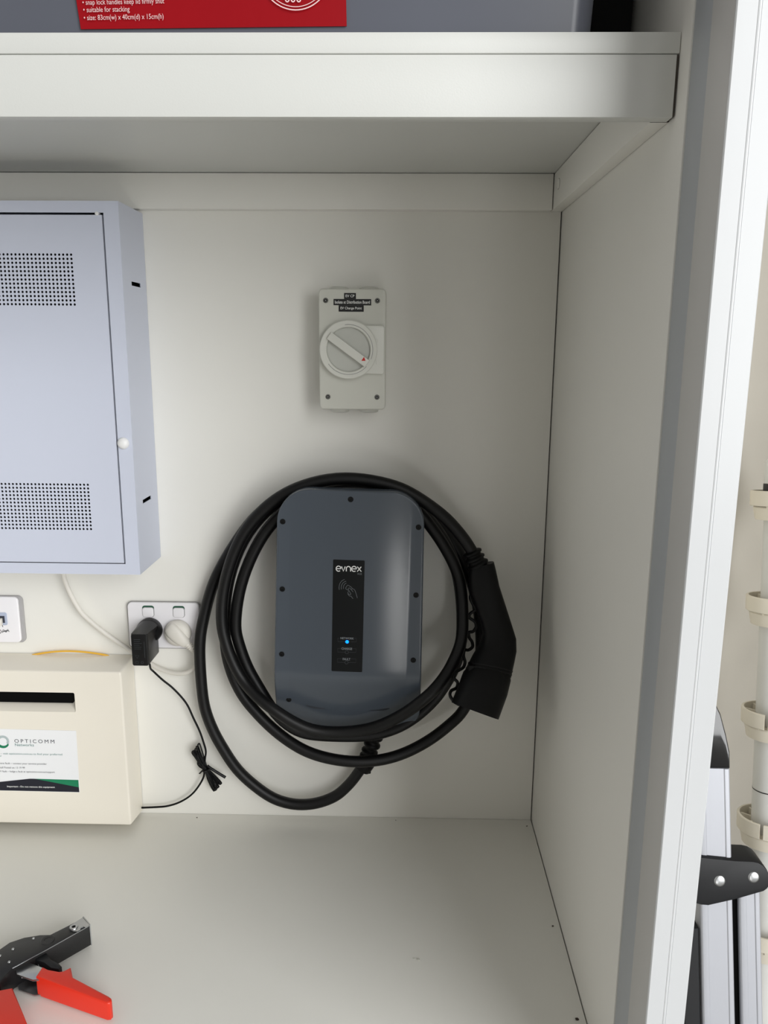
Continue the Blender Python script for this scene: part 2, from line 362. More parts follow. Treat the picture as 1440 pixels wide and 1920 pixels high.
# door with real perforations
def perf_door():
    bm = bmesh.new(); y0, y1 = -0.0995, -0.0983
    px, pz, nc, nr, hr = 0.00532, 0.00533, 46, 13, 0.0017
    xr = -0.6640 + px / 2; xl = xr - nc * px
    L, R, B, T = DX0 + 0.0015, DX1 - 0.0016, DZ0 + 0.0006, DZ1 - 0.0022
    bands = [(0.5125 - pz / 2, 0.0012), (0.8218 - pz / 2, 0.0)]
    def quad(a, b, c, d, y): bm.faces.new([bm.verts.new((p[0], y, p[1])) for p in (a, b, c, d)])
    def rect(x0, x1, z0, z1): quad((x0, z0), (x1, z0), (x1, z1), (x0, z1), y0)
    za, zb, zc, zd = bands[0][0], bands[0][0] + nr * pz, bands[1][0], bands[1][0] + nr * pz
    rect(L, R, B, za); rect(L, R, zb, zc); rect(L, R, zd, T)
    for (z0, dx) in bands:
        z1 = z0 + nr * pz; rect(L, xl, z0, z1); rect(xr, R, z0, z1)
        for i in range(nc):
            for j in range(nr):
                cx, cz = xl + (i + 0.5) * px, z0 + (j + 0.5) * pz
                sq = [(-1, -1), (0, -1), (1, -1), (1, 0), (1, 1), (0, 1), (-1, 1), (-1, 0)]
                o = [bm.verts.new((cx + a * px / 2, y0, cz + b * pz / 2)) for a, b in sq]
                h = [bm.verts.new((cx + hr * math.cos(math.atan2(b, a)), y0, cz + hr * math.sin(math.atan2(b, a)))) for a, b in sq]
                g = [bm.verts.new((v.co.x, y1, v.co.z)) for v in h]
                for k in range(8):
                    l = (k + 1) % 8; bm.faces.new((o[k], o[l], h[l], h[k])); bm.faces.new((h[k], h[l], g[l], g[k]))
    add_box(bm, R - 0.0006, R, y0, y0 + 0.012, B, T); add_box(bm, L, L + 0.0006, y0, y0 + 0.012, B, T)
    add_box(bm, L, R, y0, y0 + 0.012, T - 0.0006, T); add_box(bm, L, R, y0, y0 + 0.012, B, B + 0.0006)
    me = bpy.data.meshes.new('mesh'); bm.to_mesh(me); bm.free(); return me
dr = link('door', perf_door(), M['cabinet'], cb, smooth=False)
lathe('latch_knob', [(0, 0.006), (0.003, 0.0058), (0.006, 0.0045), (0.0079, 0.002), (0.0082, 0.0)], (-0.6095, -0.1003, 0.6357), (0, -1, 0), M['knob'], cb, 28, angle=60)
lathe('hinge_pin', [(0, 0.004), (0.0024, 0.003), (0.0026, 0), (0.0026, -0.004)], (-0.6255, -0.0985, 0.9372), (0, -1, 0), M['knob'], cb, 16)

# ------------------------------------------------------------------ isolator switch
iso = thing('isolator_switch', (-0.2937, 0, 0.765), 'pale grey rotary isolator switch box with black labels above the charger', 'switch')
ix0, ix1, iz0, iz1 = -0.3402, -0.2470, 0.6815, 0.8470
prism_xz('base', rrect(ix0 + 0.0018, ix1 - 0.0012, iz0 + 0.0015, iz1 - 0.0015, 0.006), -0.0003, -0.036, M['iso'], iso, 0.001)
cov = prism_xz('cover', rrect(ix0, ix1, iz0, iz1, 0.006), -0.0365, -0.060, M['iso'], iso, 0.0022, 3)
for kx in (-0.0208, 0.0217):
    for kz, s in ((iz1 - 0.0018, 1), (iz0 + 0.0018, -1)):
        kh = 0.0072 if s > 0 else 0.0092
        lathe('conduit_knockout', [(0, kh), (0.011, kh - 0.0006), (0.0138, kh - 0.002), (0.0144, 0.0)], (-0.2937 + kx, -0.020, kz), (0, 0, s), M['iso2'], iso, 28)
dcx, dcz = -0.2984, 0.7648
bm = bmesh.new()
# dial surround: round boss joined to the padlock tab on its right
tabp = [(dcx + 0.040 * math.cos(math.radians(a)), dcz + 0.040 * math.sin(math.radians(a))) for a in range(55, 306, 5)]
tab = tabp + [(ix1 - 0.0050, dcz - 0.0335), (ix1 - 0.0032, dcz - 0.0320), (ix1 - 0.0024, dcz - 0.0300), (ix1 - 0.0018, dcz + 0.0290), (ix1 - 0.0028, dcz + 0.0315), (ix1 - 0.0050, dcz + 0.0330)]
sur = prism_xz('padlock_plate', tab, -0.0602, -0.0660, M['iso2'], iso, 0.0010)
lathe('dial_ring', [(0.0302, -0.0055), (0.0302, 0.0048), (0.0312, 0.0058), (0.0390, 0.0058), (0.0400, 0.0048), (0.0400, 0.0)], (dcx, -0.0662, dcz), (0, -1, 0), M['iso2'], iso, 64)
strokes('dial_seam', [arc(dcx, dcz, 0.0338, 0.0338, -22, 98, 40), arc(dcx, dcz, 0.0338, 0.0338, 215, 318, 36)], 0.0004, -0.07225, M['ink'], iso)
lathe('dial_recess', [(0, 0.0012), (0.030, 0.0012)], (dcx, -0.0660, dcz), (0, -1, 0), M['recess'], iso, 48)
ang = math.radians(-36)
def rot2(a, b): return (dcx + a * math.cos(ang) - b * math.sin(ang), dcz + a * math.sin(ang) + b * math.cos(ang))
bar = prism_xz('handle_bar', [rot2(a, b) for a, b in rrect(-0.0325, 0.0325, -0.0056, 0.0056, 0.0008, 2)], -0.0675, -0.0770, M['iso2'], iso, 0.0008)
flat('red_pointer', [(-0.2772 + a, 0.7518 + b) for a, b in ((-0.0029, -0.0019), (0.0029, -0.0019), (0.0006, 0.0035))], -0.07715, M['red'], bar)
strokes('embossed_circle', [tuple(arc(-0.2606, 0.7768, 0.0026, 0.0026, 0, 360, 20)[:-1])], 0.0008, -0.0662, M['iso'], sur)
strokes('embossed_bar', [[(-0.2606, 0.7520), (-0.2598, 0.7450)]], 0.0008, -0.0662, M['iso'], sur)
for sx, sz in ((610.6, 564.5), (708, 564.5), (613.5, 744), (708, 744)):
    X = -0.2937 + (sx - 660.5) * 0.000734; Z = 0.765 + (654.5 - sz) * 0.000734 * 1.0
    s = lathe('cover_screw', [(0.0035, 0.0004), (0.0035, 0.0), (0.0024, -0.0003), (0.0024, 0.0002), (0, 0.0002)], (X, -0.0602, Z), (0, -1, 0), M['screw'], iso, 20)
    strokes('screw_slot', [[(X - 0.0012, Z), (X + 0.0012, Z)], [(X, Z - 0.0012), (X, Z + 0.0012)]], 0.0006, -0.0607, M['grey'], s)
for a, b, c_, d, body, wdt, hgt in ((-0.3048, -0.2885, 0.8332, 0.8412, 'EV CP', 0.0122, 0.0036), (-0.3194, -0.2675, 0.8248, 0.8332, 'Isolate at Distribution Board', 0.0482, 0.0042), (-0.3124, -0.2778, 0.8162, 0.8248, 'EV Charge Point', 0.0295, 0.0045)):
    lb = box('label_strip', a, b, -0.0605, -0.0600, c_, d - 0.0001, M['tape'], iso, 0)
    text('lettering', body, (a + b) / 2, -0.06065, (c_ + d) / 2 - hgt / 2, M['white'], lb, wdt, hgt, 'C', bold=0.012)

# ------------------------------------------------------------------ charger
ch = thing('car_charger', (-0.2970, 0, 0.400), 'slate grey wall mounted car charger with black status panel', 'charger', local=True)
ch.rotation_euler = (0, math.radians(1.2), 0)
prism_xz('rear_housing', rrect(-0.078, 0.078, -0.170, 0.142, 0.03, 8), -0.0004, -0.0785, M['slate2'], ch, 0.002)
TOP, BOT, BEND = 0.1705, -0.206, -0.1115
def hw(z):
    h = 0.1045 - 0.018 * z; R = 0.046
    if z > TOP - R: t = (z - (TOP - R)) / R; h -= R * (1 - math.sqrt(max(0, 1 - t * t)))
    R = 0.034
    if z < BOT + R: t = (BOT + R - z) / R; h -= R * (1 - math.sqrt(max(0, 1 - t * t)))
    return h
def yf(x, z):
    xf = 0.086; k = min(1, abs(x) / xf)
    y = -0.1042 + 0.0052 * k * k
    d = BEND - z; s = 0.006
    return y + 0.44 * (s * math.log(1 + math.exp(max(-30, min(30, d / s)))))
zs = sorted(set([TOP - 0.046 * (1 - math.sin(math.radians(a))) for a in range(0, 91, 6)] + [BOT + 0.034 * (1 - math.sin(math.radians(a))) for a in range(0, 91, 8)] +
        [BOT + 0.034 + (TOP - 0.046 - BOT - 0.034) * k / 26 for k in range(27)] + [BEND + 0.003 * k for k in range(-7, 8)]))
us = sorted(set([-1 + 2 * k / 40 for k in range(41)] + [s * v for s in (-1, 1) for v in (0.81, 0.83, 0.99)]))
bm = bmesh.new(); G = []
for z in zs:
    h = max(hw(z), 0.004); G.append([bm.verts.new((u * h, yf(u * h, z), z)) for u in us])
for A, B in zip(G, G[1:]):
    for i in range(len(us) - 1): bm.faces.new((A[i], A[i + 1], B[i + 1], B[i]))
loop = G[0][:] + [r[-1] for r in G[1:]] + G[-1][-2::-1] + [r[0] for r in G[-2:0:-1]]
cenz = (TOP + BOT) / 2; prev = loop
for off, dy in ((0.0012, 0.0006), (0.0019, 0.0020), (0.0022, 0.021), (-0.002, 0.0212)):
    cur = []; n = len(loop)
    for i, v in enumerate(loop):
        t = loop[(i + 1) % n].co - loop[i - 1].co; nx, nz = t.z, -t.x; l = math.hypot(nx, nz) or 1
        cur.append(bm.verts.new((v.co.x + nx / l * off, v.co.y + dy, v.co.z + nz / l * off)))
    for i in range(n): bm.faces.new((prev[i], prev[(i + 1) % n], cur[(i + 1) % n], cur[i]))
    prev = cur
link('front_cover', bm_done(bm), M['slate'], ch, angle=40)
for x, z in ((0.0, 0.1605), (-0.0957, 0.1245), (-0.0962, 0.0250), (-0.0970, -0.0745), (0.0962, 0.1225), (0.0962, 0.0225), (0.0958, -0.0770), (-0.089, -0.155)):
    y = yf(x, z)
    s = lathe('cover_screw', [(0.0039, -0.002), (0.0039, 0.0006), (0.0033, 0.0010), (0.0018, 0.0010), (0.0016, 0.0002), (0, 0.0002)], (x, y - 0.0002, z), (0, -1, 0), M['screw'], ch, 20)
pn = prism_xz('status_panel', [(x + 0.0003 * 0, z) for x, z in rrect(-0.0232, 0.0216, -0.0963, 0.0728, 0.0015, 3)], -0.1005, -0.10455, M['panel'], ch, 0.0002, 1)
YP = -0.1048
def pc(X, Y):
    Y = Y - 0.017 * (X - 203); u = (X - (203 - 23 * (Y - 147) / 1660)) / 461; v = (Y - 147) / 1660
    return (-0.0232 + u * 0.0448, 0.0728 - v * 0.1691)
# brand word drawn stroke by stroke
def sc(pts): return [pc(*q) for q in pts]
def e_(cx): return sc([(cx - 34, 276), (cx + 34, 276)] + [(cx + 35 * math.cos(math.radians(a)), 276 - 37 * math.sin(math.radians(a))) for a in range(8, 318, 12)])
strokes('brand_lettering', [e_(282), sc([(326, 243), (353, 312), (380, 243)]), sc([(396, 313), (396, 275)] + [(427 - 31 * math.cos(math.radians(a)), 275 - 33 * math.sin(math.radians(a))) for a in range(10, 171, 16)] + [(458, 275), (458, 314)]),
        e_(509), sc([(556, 243), (616, 314)]), sc([(614, 244), (556, 314)])], 0.00135, YP, M['white'], pn)
a, b = pc(623, 360); text('lettering', 'X22', a, YP, b, M['print'], pn, 0.0064, 0.0025, 'R')
strokes('tap_card_symbol', [sc([(394 - 104 * math.cos(math.radians(t)), 552 - 124 * math.sin(math.radians(t))) for t in range(-14, 84, 7)]),
        sc([(400 - 78 * math.cos(math.radians(t)), 556 - 98 * math.sin(math.radians(t))) for t in range(-12, 88, 7)]),
        sc([(406 - 52 * math.cos(math.radians(t)), 556 - 72 * math.sin(math.radians(t))) for t in range(-10, 84, 7)]),
        sc([(425, 590), (390, 568), (388, 556), (412, 516), (424, 514), (478, 548), (483, 560), (472, 576)]),
        sc([(498, 612), (448, 555), (430, 556), (424, 570), (442, 605), (466, 640), (462, 650)]),
        sc([(430, 602), (418, 628), (432, 645), (462, 652)]), sc([(420, 640), (430, 660), (452, 676), (470, 674), (478, 690), (497, 710)]),
        sc([(484, 566), (512, 572), (530, 600), (560, 700)])], 0.00042, YP, M['print'], pn)
for lbl, cx, yb, hgt, y0, y1, x0, x1, tw in (('NETWORK', 413, 1317, 30, 1300, 1355, 275, 550, 200), ('CHARGE', 409, 1476, 34, 1457, 1512, 272, 548, 160), ('FAULT', 405, 1636, 36, 1612, 1668, 270, 545, 114)):
    a, b = pc(cx, yb); text('lettering', lbl, a, YP, b, M['print'], pn, tw * 0.0448 / 461, hgt * 0.1691 / 1660, 'C', bold=0.02)
    h = tw / 2 + 8
    strokes('indicator_frame', [sc([(cx - h, y0), (x0, y0), (x0, y1), (cx - 26, y1)]), sc([(cx + h, y0), (x1, y0), (x1, y1), (cx + 26, y1)])], 0.00035, YP, M['faint'], pn)
    a, b = pc(cx, y1)
    if lbl == 'NETWORK':
        lathe('network_light', [(0, 0.0008), (0.0018, 0.0006), (0.0025, 0.0)], (a, YP, b), (0, -1, 0), M['led'], pn, 20)
    else: strokes('indicator_ring', [tuple(arc(a, b, 0.0024, 0.0024, 0, 360, 20)[:-1])], 0.0005, YP, M['faint'], pn)

# ------------------------------------------------------------------ charging cable: one lead in four loops, from the gland under the charger to the plug
path = [(-0.2776, -0.0268, 0.1114), (-0.2871, -0.027, 0.0972), (-0.2957, -0.027, 0.0837), (-0.3104, -0.0277, 0.0667), (-0.326, -0.0283, 0.0534), (-0.3539, -0.029, 0.0418), (-0.3843, -0.0292, 0.0384), (-0.412, -0.0294, 0.0438), (-0.4361, -0.0296, 0.0559), (-0.4657, -0.0298, 0.0812), (-0.4866, -0.03, 0.1055),
 (-0.5040, -0.031, 0.1375), (-0.5170, -0.032, 0.1650), (-0.5275, -0.033, 0.1970), (-0.5325, -0.034, 0.2290), (-0.5342, -0.0345, 0.2870), (-0.5327, -0.0336, 0.3219), (-0.5282, -0.0304, 0.3496), (-0.5126, -0.0272, 0.4065), (-0.4913, -0.024, 0.4483), (-0.4657, -0.023, 0.4878), (-0.4339, -0.022, 0.5261), (-0.377, -0.021, 0.5592), (-0.3049, -0.02, 0.5727), (-0.2329, -0.02, 0.5605), (-0.1845, -0.02, 0.53), (-0.1432, -0.02, 0.4809), (-0.1131, -0.02, 0.4181), (-0.0989, -0.02, 0.358), (-0.0957, -0.0233, 0.298), (-0.1044, -0.0267, 0.2458), (-0.1228, -0.03, 0.2065), (-0.1398, -0.0384, 0.1922), (-0.1706, -0.0468, 0.1688), (-0.2122, -0.0552, 0.148), (-0.2536, -0.0636, 0.1392), (-0.2987, -0.068, 0.1390), (-0.3426, -0.067, 0.1460), (-0.3781, -0.0625, 0.1581), (-0.4162, -0.055, 0.1823), (-0.4455, -0.05, 0.2108), (-0.469, -0.045, 0.2394), (-0.4861, -0.044, 0.283), (-0.4919, -0.043, 0.3349), (-0.4862, -0.042, 0.4115), (-0.4596, -0.0415, 0.485), (-0.4144, -0.041, 0.5383), (-0.3587, -0.0405, 0.5653), (-0.3036, -0.04, 0.5721), (-0.2406, -0.0405, 0.5633), (-0.1931, -0.041, 0.5327), (-0.1566, -0.0415, 0.4861), (-0.1371, -0.042, 0.437), (-0.1295, -0.043, 0.387), (-0.1282, -0.044, 0.338), (-0.1346, -0.046, 0.2976), (-0.151, -0.050, 0.2627), (-0.1734, -0.054, 0.2309), (-0.2127, -0.056, 0.1970), (-0.2542, -0.056, 0.1800), (-0.2917, -0.056, 0.1755), (-0.346, -0.056, 0.1760), (-0.3817, -0.0555, 0.1827), (-0.4153, -0.0545, 0.2112), (-0.4383, -0.053, 0.252), (-0.4569, -0.0527, 0.2871), (-0.4694, -0.0533, 0.3305), (-0.4724, -0.054, 0.359), (-0.4623, -0.0547, 0.4191), (-0.4373, -0.0553, 0.4781), (-0.4085, -0.056, 0.519), (-0.3647, -0.057, 0.554), (-0.3023, -0.058, 0.5682), (-0.2481, -0.0592, 0.5627), (-0.2069, -0.0604, 0.5452), (-0.1809, -0.0616, 0.5149), (-0.1601, -0.0628, 0.4857), (-0.1372, -0.064, 0.4418), (-0.1311, -0.071, 0.3965), (-0.1304, -0.078, 0.3509), (-0.1388, -0.085, 0.3243), (-0.1538, -0.096, 0.2977), (-0.1734, -0.107, 0.2764), (-0.1942, -0.107, 0.2567), (-0.2174, -0.1, 0.235), (-0.2531, -0.093, 0.2119), (-0.2935, -0.088, 0.1999), (-0.3419, -0.088, 0.1991), (-0.3759, -0.092, 0.2127), (-0.4116, -0.092, 0.2364), (-0.4388, -0.081, 0.2531), (-0.4605, -0.07, 0.2729), (-0.4754, -0.068, 0.302), (-0.486, -0.066, 0.3352), (-0.4909, -0.064, 0.3682), (-0.4854, -0.062, 0.4211), (-0.4648, -0.064, 0.48), (-0.4405, -0.066, 0.5185), (-0.4059, -0.068, 0.5517), (-0.3621, -0.07, 0.5744), (-0.3036, -0.072, 0.5862), (-0.2395, -0.073, 0.5769), (-0.2035, -0.074, 0.5612), (-0.1672, -0.075, 0.5361), (-0.1483, -0.0733, 0.5179), (-0.1299, -0.0717, 0.4955), (-0.1184, -0.07, 0.4769)]
cc = thing('charging_cable', (-0.30, -0.05, 0.04), 'thick black charging cable coiled around the slate charger, plug hanging at right', 'cable')
tube('cable', path, 0.0088, M['rubber'], cc, seg=16, sub=5, sm=6)
rel = smooth(spline([(-0.2520, -0.026, 0.1935), (-0.2531, -0.026, 0.1839), (-0.2607, -0.026, 0.1607), (-0.2674, -0.0263, 0.1394), (-0.2725, -0.0265, 0.1235), (-0.2776, -0.0268, 0.1114)], 16), 2)
bm = bmesh.new(); add_tube(bm, rel, [0.0118 + 0.0020 * math.copysign(abs(math.sin(i * PI / 5.0)) ** 0.6, math.sin(i * PI / 5.0)) for i in range(len(rel))], 18)
link('strain_relief', bm_done(bm), M['plug'], cc, angle=60)
P0 = Vector((-0.2776, -0.0268, 0.1114)); ax = (Vector((-0.2871, -0.027, 0.0972)) - P0).normalized()
lathe('clamp_collar', [(0.0092, -0.007), (0.0148, -0.0065), (0.0152, -0.005), (0.0152, 0.006), (0.0145, 0.0075), (0.0092, 0.008)], P0, ax, M['plug'], cc, 24)
cl = box('clamp_screw_boss', -0.2812, -0.2668, -0.0345, -0.0195, 0.0985, 0.1075, M['plug'], cc, 0.0015)
lathe('clamp_screw', [(0, 0.001), (0.0017, 0.0008), (0.002, 0)], (-0.2755, -0.0347, 0.1030), (0, -1, 0), M['steel'], cl, 12)
# plug: swept body (centre, half width, tilt of the cross-section)
st = [(-0.1003 - 0.0045, -0.072, 0.4600, 0.0180, 12), (-0.1042, -0.0735, 0.4480, 0.0206, 12), (-0.1003, -0.076, 0.4247, 0.0221, 11.4), (-0.0905, -0.08, 0.3976, 0.0219, 7.2), (-0.0822, -0.085, 0.3735, 0.0225, -2), (-0.0776, -0.089, 0.3563, 0.0243, -8.5), (-0.0800, -0.094, 0.3396, 0.0270, -10.5), (-0.0865, -0.1, 0.325, 0.0300, -10), (-0.0945, -0.109, 0.3060, 0.0326, -11)]
def sweep(sts, depth, seg=28, p=0.75, caps=True, tilt=0.0):
    bm = bmesh.new(); rings = []
    for i, (x, y, z, r, a) in enumerate(sts):
        ax_ = Vector((math.cos(math.radians(a)), 0, math.sin(math.radians(a))))
        A, B = Vector(sts[max(i - 1, 0)][:3]), Vector(sts[min(i + 1, len(sts) - 1)][:3]); t = (B - A).normalized()
        n = ax_.cross(t).normalized()
        d = depth[i] if isinstance(depth, list) else depth
        rings.append([bm.verts.new(Vector((x, y, z)) + ax_ * r * math.copysign(abs(math.cos(2 * PI * k / seg)) ** p, math.cos(2 * PI * k / seg)) + n * d * math.copysign(abs(math.sin(2 * PI * k / seg)) ** p, math.sin(2 * PI * k / seg))) for k in range(seg)])
    for A, B in zip(rings, rings[1:]):
        for k in range(seg): bm.faces.new((A[k], A[(k + 1) % seg], B[(k + 1) % seg], B[k]))
    if caps: bm.faces.new(rings[0]); bm.faces.new(rings[-1])
    return bm
pl = link('plug_body', bm_done(sweep(st, [0.015, 0.019, 0.020, 0.020, 0.021, 0.023, 0.026, 0.029, 0.0315])), M['plug'], cc, angle=40)
bt = smooth(spline([(-0.1195, -0.0702, 0.4790), (-0.1145, -0.071, 0.4680), (-0.1085, -0.072, 0.4565), (-0.1050, -0.0727, 0.4490)], 12), 1)
bm = bmesh.new(); add_tube(bm, bt, [0.0122 + 0.004 * i / len(bt) + 0.0017 * math.copysign(abs(math.sin(i * PI / 4.5)) ** 0.5, math.sin(i * PI / 4.5)) for i in range(len(bt))], 20)
link('plug_boot', bm_done(bm), M['plug'], cc, angle=60)
head = [(-0.0950, -0.1095, 0.3054, 0.0330, -12), (-0.0962, -0.1115, 0.3028, 0.0345, -13), (-0.1023, -0.121, 0.2865, 0.0352, -15), (-0.1142, -0.1330, 0.2590, 0.0352, -20.5)]
link('socket_cap', bm_done(sweep(head, [0.0325, 0.034, 0.0345, 0.0345], p=0.95)), M['plug'], cc, angle=40)
for q in ((-0.0912, -0.105, 0.3130, 0.0322, -11), (-0.0931, -0.1072, 0.3092, 0.0328, -11.5)):
    q2 = (q[0] - 0.0006, q[1] - 0.0007, q[2] - 0.0012, q[3], q[4])
    link('ridge', bm_done(sweep([q, q2], 0.0318)), M['rubber'], pl)
box('latch_block', -0.1245, -0.1120, -0.128, -0.112, 0.2990, 0.3260, M['plug'], pl, 0.002)
teth = [(-0.1172, -0.06, 0.4121), (-0.1186, -0.0605, 0.4039), (-0.1136, -0.061, 0.3933), (-0.1103, -0.0615, 0.3869), (-0.1181, -0.062, 0.3811), (-0.1195, -0.0629, 0.3747), (-0.1115, -0.0638, 0.3693), (-0.109, -0.0647, 0.3613), (-0.1136, -0.0656, 0.354), (-0.12, -0.0664, 0.3525), (-0.119, -0.0673, 0.3445), (-0.115, -0.0682, 0.339), (-0.114, -0.0691, 0.3309), (-0.1203, -0.07, 0.3261), (-0.1262, -0.0737, 0.3275), (-0.1279, -0.0775, 0.3197), (-0.1256, -0.0813, 0.312), (-0.1281, -0.085, 0.3051), (-0.1338, -0.0888, 0.3025), (-0.1411, -0.0925, 0.2989), (-0.1427, -0.0962, 0.2921), (-0.1374, -0.1, 0.288), (-0.1392, -0.1062, 0.2816), (-0.1473, -0.1125, 0.2802), (-0.1492, -0.1187, 0.2747), (-0.1432, -0.125, 0.2687), (-0.136, -0.129, 0.266)]
tube('cap_tether', teth, 0.0024, M['rubber'], cc, seg=8, sub=5, sm=1)

# ------------------------------------------------------------------ power outlet, black adapter, white plug and cord
po = thing('power_outlet', (-0.5963, 0, 0.3345), 'white double power outlet with two green edged rocker switches', 'outlet')
prism_xz('mounting_rim', rrect(-0.6545, -0.5380, 0.2955, 0.3735, 0.008), -0.0002, -0.0055, M['grey'], po, 0.001)
fp = prism_xz('face_plate', rrect(-0.6515, -0.5385, 0.2985, 0.3735, 0.007), -0.0057, -0.0105, M['outlet'], po, 0.0014, 3)
for cx in (-0.6186, -0.5703):
    rk = prism_xz('rocker_recess', rrect(cx - 0.0094, cx + 0.0094, 0.3502, 0.3690, 0.0042), -0.0104, -0.0107, M['green'], po)
    r2 = prism_xz('rocker_gap', rrect(cx - 0.0093, cx + 0.0093, 0.3500, 0.3664, 0.0042), -0.0107, -0.0109, M['grey'], po)
    prism_xz('rocker', rrect(cx - 0.0085, cx + 0.0085, 0.3508, 0.3660, 0.0038), -0.0109, -0.0130, M['outlet'], po, 0.0006)
ad = thing('plug_adapter', (-0.6163, -0.03, 0.2925), 'black plug-in adapter in the left socket with its tied lead', 'adapter')
lathe('pin_disc', [(0, 0.0), (0.0194, 0.0), (0.0198, 0.001), (0.0198, 0.010), (0.0185, 0.0125), (0, 0.0125)], (-0.6165, -0.0115, 0.3300), (0, -1, 0), M['adapter'], ad, 40)
bm = bmesh.new()
for k in range(25):
    t = math.radians(35 + 230 * k / 24); bm.verts.new((-0.6165 + 0.0190 * math.cos(t), -0.0225, 0.3300 + 0.0190 * math.sin(t)))
for x, z in ((-0.6288, 0.3423), (-0.6042, 0.3423), (-0.6288, 0.3100), (-0.6042, 0.3100)): bm.verts.new((x, -0.0640, z))
bmesh.ops.convex_hull(bm, input=bm.verts); link('neck', bm_done(bm), M['adapter'], ad, angle=30)
bm = bmesh.new(); add_prism(bm, [(x, -0.0145, z) for x, z in rrect(-0.6290, -0.6035, 0.2920, 0.3380, 0.003, 3)], [(x, -0.0665, z) for x, z in rrect(-0.6290, -0.6040, 0.2915, 0.3425, 0.003, 3)], 0.0015, 2)
bd = link('body', bm_done(bm), M['adapter'], ad)
strokes('rating_print', [[(-0.6245, 0.3340 - 0.0030 * k), (-0.6245 + random.uniform(0.008, 0.014), 0.3340 - 0.0030 * k)] for k in range(6)] + [[(-0.6090, 0.331), (-0.6090, 0.305)], ((-0.6235, 0.3085), (-0.6180, 0.3085), (-0.6207, 0.3040)), ((-0.6235, 0.2990), (-0.6195, 0.2990), (-0.6195, 0.2955), (-0.6235, 0.2955)), tuple(arc(-0.6135, 0.2973, 0.0018, 0.0018, 0, 360, 12)[:-1])], 0.0005, -0.06665, M['faint'], bd)
RL = 0.0016
lead1 = [(-0.6062, -0.058, 0.2930), (-0.6058, -0.056, 0.2895), (-0.6080, -0.047, 0.2790), (-0.6075, -0.035, 0.2690), (-0.5967, -0.0267, 0.2514), (-0.5815, -0.0233, 0.2356), (-0.5631, -0.02, 0.2097), (-0.5534, -0.019, 0.1845), (-0.5443, -0.018, 0.1608), (-0.5393, -0.017, 0.1416), (-0.5359, -0.016, 0.1242), (-0.5376, -0.017, 0.1103), (-0.5390, -0.018, 0.0944)]
lead2 = [(-0.5394, -0.018, 0.0925), (-0.5418, -0.014, 0.0771), (-0.5514, -0.012, 0.0585), (-0.5654, -0.011, 0.0408), (-0.5856, -0.010, 0.0267), (-0.6064, -0.010, 0.0194), (-0.6261, -0.010, 0.0171), (-0.6492, -0.010, 0.0156)]
tube('lead', lead1, RL, M['plug'], ad, seg=8); tube('lead', lead2, RL, M['plug'], ad, seg=8)
bm = bmesh.new(); T0 = Vector((-0.5370, -0.020, 0.0935))
for k in range(9):                                            # folded hank of lead, tied in the middle
    f = k / 8; a = Vector((-0.5575 + 0.0095 * f, -0.012 - 0.012 * math.sin(PI * f), 0.1190 + 0.0125 * f)); b = Vector((-0.5275 + 0.0115 * f, -0.012 - 0.009 * math.sin(PI * f), 0.0565 + 0.010 * f + (0.002 if k % 2 else -0.002)))
    side = Vector((0.0012, 0, 0.0007)) if k % 2 else Vector((-0.0010, -0.001, -0.0006))
    mid = T0 + Vector((0.0012 * (f - 0.5) * 2, -0.0015 + 0.003 * (k % 3), 0.0007 * (f - 0.5)))
    pts = spline([mid + side * 0.6, (mid + a) / 2 + side, a + side, a + (a - mid) * 0.06, a - side * 1.4, (mid + a) / 2 - side, mid - side * 0.5, (mid + b) / 2 + side, b + side, b + (b - mid) * 0.05, b - side * 1.4, (mid + b) / 2 - side, mid], 5)
    add_tube(bm, pts, 0.00125, 6)
link('folded_hank', bm_done(bm), M['plug'], ad, angle=60)
tube('lead_end', [(-0.5345, -0.017, 0.0985), (-0.5280, -0.018, 0.0940), (-0.5150, -0.018, 0.0850), (-0.5050, -0.018, 0.0785)], 0.0023, M['adapter'], ad, seg=10)
tie = tube('tie', [(-0.5400, -0.024, 0.0925), (-0.5370, -0.0262, 0.0930), (-0.5335, -0.024, 0.0935), (-0.5325, -0.018, 0.0935), (-0.5360, -0.0135, 0.0935), (-0.5405, -0.016, 0.0925)], 0.0014, M['rubber'], ad, seg=8)
tube('tie_end', [(-0.5405, -0.016, 0.0915), (-0.5445, -0.015, 0.0870), (-0.5485, -0.014, 0.0822)], 0.0017, M['rubber'], ad, seg=6, flat=0.6)
tube('loose_loop', [(-0.5440, -0.017, 0.1060), (-0.5500, -0.014, 0.1040), (-0.5505, -0.014, 0.0985), (-0.5455, -0.016, 0.0945), (-0.5400, -0.018, 0.0935)], 0.0012, M['plug'], ad, seg=8)

pc_ = thing('mains_cable', (-0.5703, -0.02, 0.326), 'white power cord from the cabinet to the white plug in the right socket', 'cord')
lathe('pin_disc', [(0, 0), (0.0205, 0.0), (0.0212, 0.0015), (0.0212, 0.006), (0.0195, 0.0105), (0.013, 0.0135), (0, 0.0145)], (-0.5722, -0.0115, 0.3262), (0, -1, 0), M['warm'], pc_, 40, angle=50)
d2 = Vector((0.70, 0, -0.715)); c0 = Vector((-0.5722, -0.021, 0.3262))
gs = [(-0.019, 0.0060, 0.003), (-0.016, 0.0105, 0.007), (-0.008, 0.0125, 0.0095), (0.004, 0.0120, 0.0102), (0.014, 0.0098, 0.0092), (0.021, 0.0076, 0.0076), (0.0225, 0.0062, 0.0062)]
sts = [(*(c0 + d2 * s), r, 45) for s, r, d in gs]
link('grip', bm_done(sweep(sts, [d for _, _, d in gs], p=0.8)), M['warm'], pc_, angle=50)
bm = bmesh.new()
rl = [c0 + d2 * (0.0225 + 0.0145 * i / 24) for i in range(25)]
